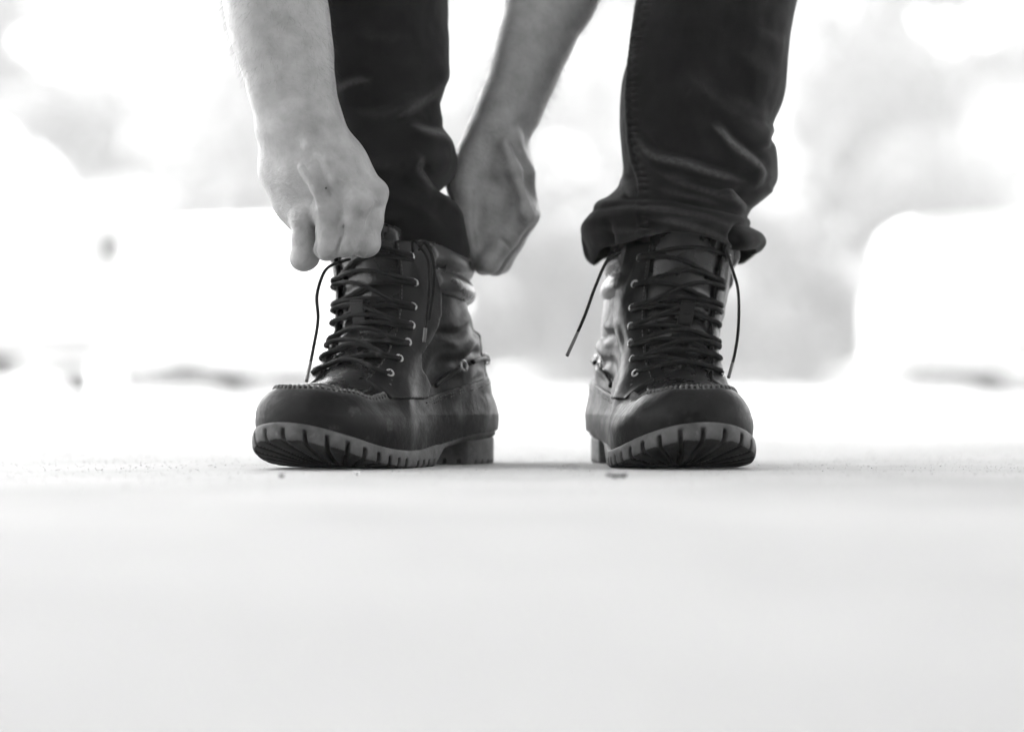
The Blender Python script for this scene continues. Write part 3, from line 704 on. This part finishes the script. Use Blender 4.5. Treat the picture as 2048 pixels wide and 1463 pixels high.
# fine forearm hair
b = Bag(); hr = np.random.default_rng(3); sel = np.nonzero((V[:,2] > .30)&(V[:,2] < .42)|((V[:,2] > .285)&(V[:,0] < -.14)&(V[:,0] > -.16)&(V[:,2] < .42)))[0]
sel = sel[(V[sel,0] < .1)&(V[sel,1] < 2.2)]
nrm = np.zeros((len(V),3), np.float32); me.vertices.foreach_get('normal', nrm.reshape(-1)) if False else None
nrm = np.array([me.vertices[i].normal[:] for i in hr.choice(sel, 3600, replace=False)]); pick = None
hr = np.random.default_rng(3); ch = hr.choice(sel, 3600, replace=False)
HV = []; HF = []
for t, (i, n_) in enumerate(zip(ch, nrm)):
    p = V[i]-np.array([0,2.1,0]); L_ = hr.uniform(.004,.010); dr = n_*.45+np.array([hr.normal(0,.25), hr.normal(0,.25), -.8+hr.normal(0,.2)]); dr /= np.linalg.norm(dr)
    w = np.cross(dr, [0,1,0]); w /= np.linalg.norm(w)+1e-9; w *= .000045
    q0, q1, q2 = p, p+n_*.0012+dr*L_*.5, p+dr*L_+n_*.0006
    k = len(HV); HV += [q0-w, q0+w, q1-w*.8, q1+w*.8, q2]; HF += [(k,k+1,k+3,k+2), (k+2,k+3,k+4,k+4)]
me = bpy.data.meshes.new('arm_hair'); me.from_pydata([tuple(v) for v in HV], [], [f_[:3] if f_[2] == f_[3] else f_ for f_ in HF]); me.update()
tag(link('arm_hair', me, M['hair'], person), kind='stuff')
b = Bag(); q_ = P(652,376,1.8925); b.tube([q_-[0,2.1012,0], q_-[0,2.1,0], q_-[0,2.0985,0]], [.0004,.0009,.0009], 8); mole_ = b
link('mole', mole_.mesh('mole'), M['hair'], person)
# shirt and head hair (above the frame)
g = Field(np.arange(-.36,.36,.01), np.arange(2.0,3.0,.01), np.arange(.58,1.06,.01))
for a, c_ in ((sA, eA), (sB, eB)): g.cone(a, np.array(a)*.55+np.array(c_)*.45, .074, .070, .03)
g.cone((-.12,2.36,.84), (.12,2.36,.84), .10, .10, .06); g.cone((0,2.34,.83), (0,2.70,.86), .150, .140, .06)
for s_ in (-1,1): g.cone((s_*.06,2.36,.83), (s_*.06,2.68,.85), .125, .122, .05)
V, F = nets(g.D, g.xs, g.ys, g.zs); link('t_shirt', np_mesh('t_shirt', V-np.array([0,2.1,0]), F), M['shirt'], person)
g = Field(np.arange(-.12,.12,.006), np.arange(1.9,2.2,.006), np.arange(.66,.93,.006)); g.ell((0,2.055,.805), (.086,.088,.112), .02)
g.D = np.maximum(g.D, (1.985+.25*(.82-g.zs[None,None,:]))-g.ys[None,:,None])
V, F = nets(g.D, g.xs, g.ys, g.zs); link('hair', np_mesh('hair', V-np.array([0,2.1,0]), F), M['hair'], person)

# --- jeans
def leg(tab, ridges, folds, hem, seed, upper, cuffline=None):
    T = np.array(tab, float); s = spline(T, 10); pys = np.arange(T[0,0], T[-1,0]+.1, 1.6)
    o = np.argsort(s[:,0]); s = s[o]
    N = 300; th = np.linspace(0, 2*math.pi, N, endpoint=False)
    V = []; W = []
    for py in pys:
        l, r, dc, dr = [np.interp(py, s[:,0], s[:,c]) for c in (1,2,3,4)]
        c = (l+r)/2; a = (r-l)/2*dc/FPX; x0 = (c-1024)*dc/FPX
        t = (py-T[0,0])/(T[-1,0]-T[0,0]); e = .9
        cs, sn = np.cos(th), np.sin(th)
        X_ = x0+a*np.sign(cs)*np.abs(cs)**e; Y_ = dc-dr*np.sign(sn)*np.abs(sn)**e
        Z_ = CH+(800-py)*dc/FPX+0*X_
        if hem: Z_ = Z_+hem(py, th)
        V.append(np.stack([X_, Y_, Z_], 1))
    V = np.array(V); R_, N_ = V.shape[:2]
    # outward normal in plan
    ctr = V.mean(1, keepdims=True); out = V-ctr; out[...,2] = 0; out /= np.linalg.norm(out, axis=2)[...,None]
    disp = np.zeros((R_, N_)); wear = np.zeros((R_, N_))
    PX = 1024+V[...,0]*FPX/V[...,1]; PY = 800-(V[...,2]-CH)*FPX/V[...,1]; front = np.clip((-out[...,1]+.25)*2.2, 0, 1)
    for pts, w, h, wr in ridges:
        q_ = spline(pts, 6); d2 = np.full((R_, N_), 1e9); sgn = np.zeros((R_, N_)); par = np.zeros((R_, N_))
        for i in range(len(q_)-1):
            a = q_[i]; e = q_[i+1]-a; l2 = e@e+1e-9; t = np.clip(((PX-a[0])*e[0]+(PY-a[1])*e[1])/l2, 0, 1)
            dx = PX-a[0]-t*e[0]; dy = PY-a[1]-t*e[1]; dd = dx*dx+dy*dy; m_ = dd < d2; par = np.where(m_, (i+t)/(len(q_)-1), par); d2 = np.where(m_, dd, d2); sgn = np.where(m_, dx*e[1]-dy*e[0], sgn)
        d = np.sqrt(d2)
        u = d/w*np.sign(sgn); prof_ = np.where(u < 0, np.exp(-(u/2.4)**2), np.exp(-(u/.85)**2))-.35*np.exp(-((u-2.0)/1.0)**2)
        w0 = .35+.65*np.sin(np.pi*np.clip(par, 0, 1)); tt = np.clip(np.minimum(par, 1-par)/.3, 0, 1); tt = tt*tt*(3-2*tt)
        disp += front*h*prof_*tt; wear += front*wr*tt*np.exp(-(d/(w*.6*w0))**2)
    for i in range(R_):
        for j in range(0, N_):
            v = V[i, j]; disp[i, j] += .0022*noise.noise(Vector((v[0]*28+seed, v[1]*28, v[2]*22)))+.0005*noise.noise(Vector((v[0]*90, v[1]*90+seed, v[2]*70)))
    if folds: disp += folds(PX, PY, th[None,:], V)
    V = V+out*disp[...,None]
    # upper continuation to the knee and hip, out of frame
    last = V[0]; c0 = last.mean(0); rings = []
    for (c_, r_) in upper[::-1]:
        c_ = np.array(c_); rings.append(c_+(last-c0)*[1,1,0]*(r_/ .064)+np.array([0,0,0]))
    Vall = np.concatenate([np.array(rings), V]); Wr = np.concatenate([np.zeros((len(rings), N_)), np.clip(wear, 0, 1)])
    return Vall, Wr
def grid_faces(R_, N_, off):
    i = np.arange(R_-1)[:,None]; j = np.arange(N_)[None,:]; jn = (j+1)%N_
    return (np.stack([i*N_+j+0*jn, (i+1)*N_+j, (i+1)*N_+jn+0*j, i*N_+jn], -1).reshape(-1, 4)+off)
ridR = [
 ([(1418,246),(1440,268),(1465,295),(1507,329),(1545,372)], 9, .0052, .9),
 ([(1259,245),(1282,283),(1312,314),(1370,329),(1416,346),(1469,360),(1505,362)], 8, .0042, .55),
 ([(1510,330),(1516,352),(1505,380)], 7, .003, .6),
 ([(1454,375),(1462,398),(1492,425)], 8, .0050, .7),
 ([(1545,368),(1520,394),(1484,421)], 8, .0045, .5),
 ([(1251,345),(1258,375),(1266,402)], 7, .004, .8),
 ([(1545,262),(1535,262),(1530,280),(1536,300)], 7, .004, .7),
 ([(1285,436),(1354,448),(1416,467),(1469,494)], 8, .003, .35),
 ([(1197,452),(1240,462),(1300,466)], 9, .003, .2), ([(1208,424),(1290,420),(1380,432),(1480,462)], 7, .003, .25), ([(1235,478),(1330,470),(1430,486),(1475,508)], 8, .003, .3), ([(1290,330),(1360,365),(1440,392),(1490,398)], 9, .0028, .25), ([(1300,375),(1370,392),(1450,412)], 8, .0024, .2), ([(1360,130),(1420,190),(1500,250),(1545,275)], 14, .002, .12),
 ([(1500,60),(1530,75),(1570,100)], 14, .0016, .1), ([(1470,90),(1510,130),(1560,150)], 16, .0016, .1), ([(1440,180),(1500,220),(1540,240)], 14, .0018, .12)]
seamR = [(1283,0),(1266,96),(1258,191),(1259,245),(1268,325),(1281,364),(1282,402)]
def cuffR(PX_, PY_, th, V):
    q_ = np.interp(PX_, [1190,1209,1266,1339,1408,1490,1515], [398,400,405,405,421,440,444])
    s_ = 1/(1+np.exp(-(PY_-q_)/2.2)); fr = 1
    d = .0050*s_*np.exp(-np.clip(PY_-q_, 0, None)/60)
    sx_ = np.interp(PY_, [p[1] for p in seamR], [p[0] for p in seamR]); dd = PX_-sx_; frn = (np.sin(th) > -.2)
    bt = np.clip((PY_-436)/30, 0, 1)*(np.sin(th) > 0)
    d = d-bt*.0075*(np.exp(-((PX_-1222)/9)**2)+np.exp(-((PX_-1466)/9)**2))+bt*.003*np.sin((PX_-1222)/34.+PY_*.05)
    d = d+frn*(.0016*np.exp(-(dd/4)**2)+.0009*np.exp(-((dd-9)/8)**2)*np.sin(PY_*.42+1.5*np.sin(PY_*.07)))
    return d
def hemR(py, th):
    t = max(0, (py-430)/70.)
    return t*(.003*np.sin(5*th+.5)+.010*np.sin(th)**2*(np.sin(th) > 0)-.0035*np.cos(th)**2+.002*np.sin(3*th+1))
tabR = [(-20,1284,1592,2.075,.070),(50,1270,1580,2.07,.070),(100,1263,1573,2.07,.070),(160,1250,1568,2.07,.069),(205,1244,1560,2.068,.068),(240,1243,1545,2.068,.067),(262,1244,1534,2.068,.067),(300,1249,1548,2.067,.068),(340,1252,1551,2.066,.070),(370,1248,1545,2.066,.071),(395,1222,1520,2.066,.070),(412,1203,1500,2.066,.070),(425,1197,1496,2.066,.070),(434,1186,1491,2.066,.071),(446,1175,1488,2.066,.072),(458,1172,1487,2.066,.073),(466,1171,1498,2.066,.074),(476,1171,1510,2.066,.075),(490,1173,1513,2.066,.075),(499,1178,1508,2.066,.074),(505,1188,1498,2.066,.073)]
V1, W1 = leg(tabR, ridR, cuffR, hemR, 3, [((.190,2.16,.45),.068),((.195,2.20,.50),.074),((.185,2.24,.54),.078),((.16,2.38,.64),.088),((.12,2.58,.77),.10),((.09,2.70,.86),.10)])
ridL = [
 ([(670,191),(708,168),(746,161)], 9, .003, .5),
 ([(893,115),(880,168),(823,214),(777,245)], 9, .0040, .45),
 ([(815,249),(846,264),(884,276),(903,304)], 8, .0050, .8),
 ([(846,312),(836,325),(834,344),(853,371),(872,383)], 7, .0050, .55),
 ([(872,383),(905,410),(924,448)], 6, .002, .4),
 ([(880,160),(874,215),(880,262)], 6, .003, .4),
 ([(700,60),(760,80),(830,70)], 16, .0016, .1), ([(690,300),(740,330),(820,330)], 14, .0022, .12), ([(700,215),(760,235),(850,190)], 12, .0022, .15), ([(720,360),(790,390),(850,420),(900,470)], 12, .002, .15)]
def foldL(PX_, PY_, th, V):
    return .0045*np.exp(-((PY_-330)/30)**2)*np.exp(-((PX_-880)/40)**2)
def hemL(py, th):
    t = max(0, (py-440)/70.); return -t*.004*np.cos(th)
tabL = [(-20,606,892,2.065,.070),(50,610,893,2.065,.070),(100,612,895,2.063,.069),(150,616,894,2.06,.069),(190,622,884,2.058,.068),(216,626,875,2.055,.067),(250,630,881,2.055,.068),(290,638,902,2.053,.070),(330,648,906,2.05,.071),(358,662,896,2.048,.070),(383,672,876,2.046,.066),(405,684,902,2.050,.060),(430,700,918,2.056,.054),(460,715,928,2.060,.049),(490,725,934,2.062,.046),(516,730,934,2.063,.045)]
V2, W2 = leg(tabL, ridL, foldL, hemL, 8, [((-.140,2.14,.45),.068),((-.165,2.20,.50),.074),((-.175,2.24,.54),.078),((-.15,2.38,.64),.088),((-.12,2.58,.77),.10),((-.09,2.70,.86),.10)])
F1 = grid_faces(V1.shape[0], V1.shape[1], 0); n1 = V1.shape[0]*V1.shape[1]; F2 = grid_faces(V2.shape[0], V2.shape[1], n1); n2 = n1+V2.shape[0]*V2.shape[1]
g = Field(np.arange(-.24,.24,.012), np.arange(2.4,3.0,.012), np.arange(.62,1.06,.012))
g.cone((-.07,2.72,.86), (.07,2.72,.86), .135, .135, .04); V3, F3 = nets(g.D, g.xs, g.ys, g.zs)
VJ = np.concatenate([V1.reshape(-1,3), V2.reshape(-1,3), V3]); FJ = np.concatenate([F1, F2, F3+n2])
me = np_mesh('jeans', VJ-np.array([0,2.1,0]), FJ); set_attr(me, 'wear', np.concatenate([W1.ravel(), W2.ravel(), np.zeros(len(V3))]))
jn = link('jeans', me, M['denim'], person); so = jn.modifiers.new('thick', 'SOLIDIFY'); so.thickness = .0016; so.offset = -1
# hem stitching on the hem being pulled
b = Bag()
row = V2[-9]; 
for rw, st in ((-9, 4), (-26, 4)):
    row = V2[rw]
    for j in range(20, 150, 2):
        a = row[j]; c_ = row[j+1]; o_ = np.array([0,-.0006,0]); b.tube([a+o_-[0,2.1,0], c_+o_-[0,2.1,0]], .0004, 4)
link('hem_stitching', b.mesh('hem_stitching'), M['hem'], jn)

#DETAILS
# ------------------------------------------------------------------ grit and bits on the paving
V = []; F = []; gr = np.random.default_rng(8)
ico = np.array([(0,0,1),(1,0,0),(0,1,0),(-1,0,0),(0,-1,0),(0,0,-1)], float); icf = [(0,1,2),(0,2,3),(0,3,4),(0,4,1),(5,2,1),(5,3,2),(5,4,3),(5,1,4)]
for i in range(7000):
    y = gr.uniform(1.3, 3.0); x = gr.uniform(-.25*y, .25*y); s_ = gr.uniform(.0002, .0006)*(1 if gr.random() > .012 else 1.7)
    k = len(V); V += [tuple(v*s_*gr.uniform(.7,1.3,3)+[x,y,s_*.4]) for v in ico]; F += [tuple(a+k for a in f_) for f_ in icf]
me = bpy.data.meshes.new('grit'); me.from_pydata(V, [], F); me.update()
tag(link('grit', me, M['grit'], smooth=False), 'fine grit scattered over the pale concrete around the boots', 'grit', kind='stuff')
def bit(name, px_, py_, w, h, m, label, cat, curl=.0015):
    d = CH*FPX/(py_-800); c = P(px_, py_, d); V = []; F = []; n = 10
    for j, t in enumerate(np.linspace(-1, 1, n)):
        ww = h*math.sqrt(max(0, 1-t*t*.98))*(1+.25*math.sin(t*9))
        for s_ in (-1, 0, 1): V.append((c[0]+t*w, d+s_*ww, .0008+curl*(abs(s_)+.6*t*t)+.0006*math.sin(t*7+s_)))
    for j in range(n-1):
        for k in (0, 1): F.append((j*3+k, j*3+k+1, (j+1)*3+k+1, (j+1)*3+k))
    o = link(name, np_mesh(name, V, F), m); so = o.modifiers.new('t', 'SOLIDIFY'); so.thickness = .0006
    tag(o, label, cat)
bit('leaf_scrap', 1234, 957, .0072, .006, M['leafbit'], 'dark curled leaf scrap on the paving in front of the right boot', 'leaf')
bit('leaf_crumb', 563, 957, .0018, .002, M['leafbit'], 'tiny dark crumb on the paving in front of the left boot', 'crumb')
bit('paper_fleck', 712, 953, .0022, .003, M['paint'], 'tiny white fleck on the paving below the left boot', 'fleck', .002)
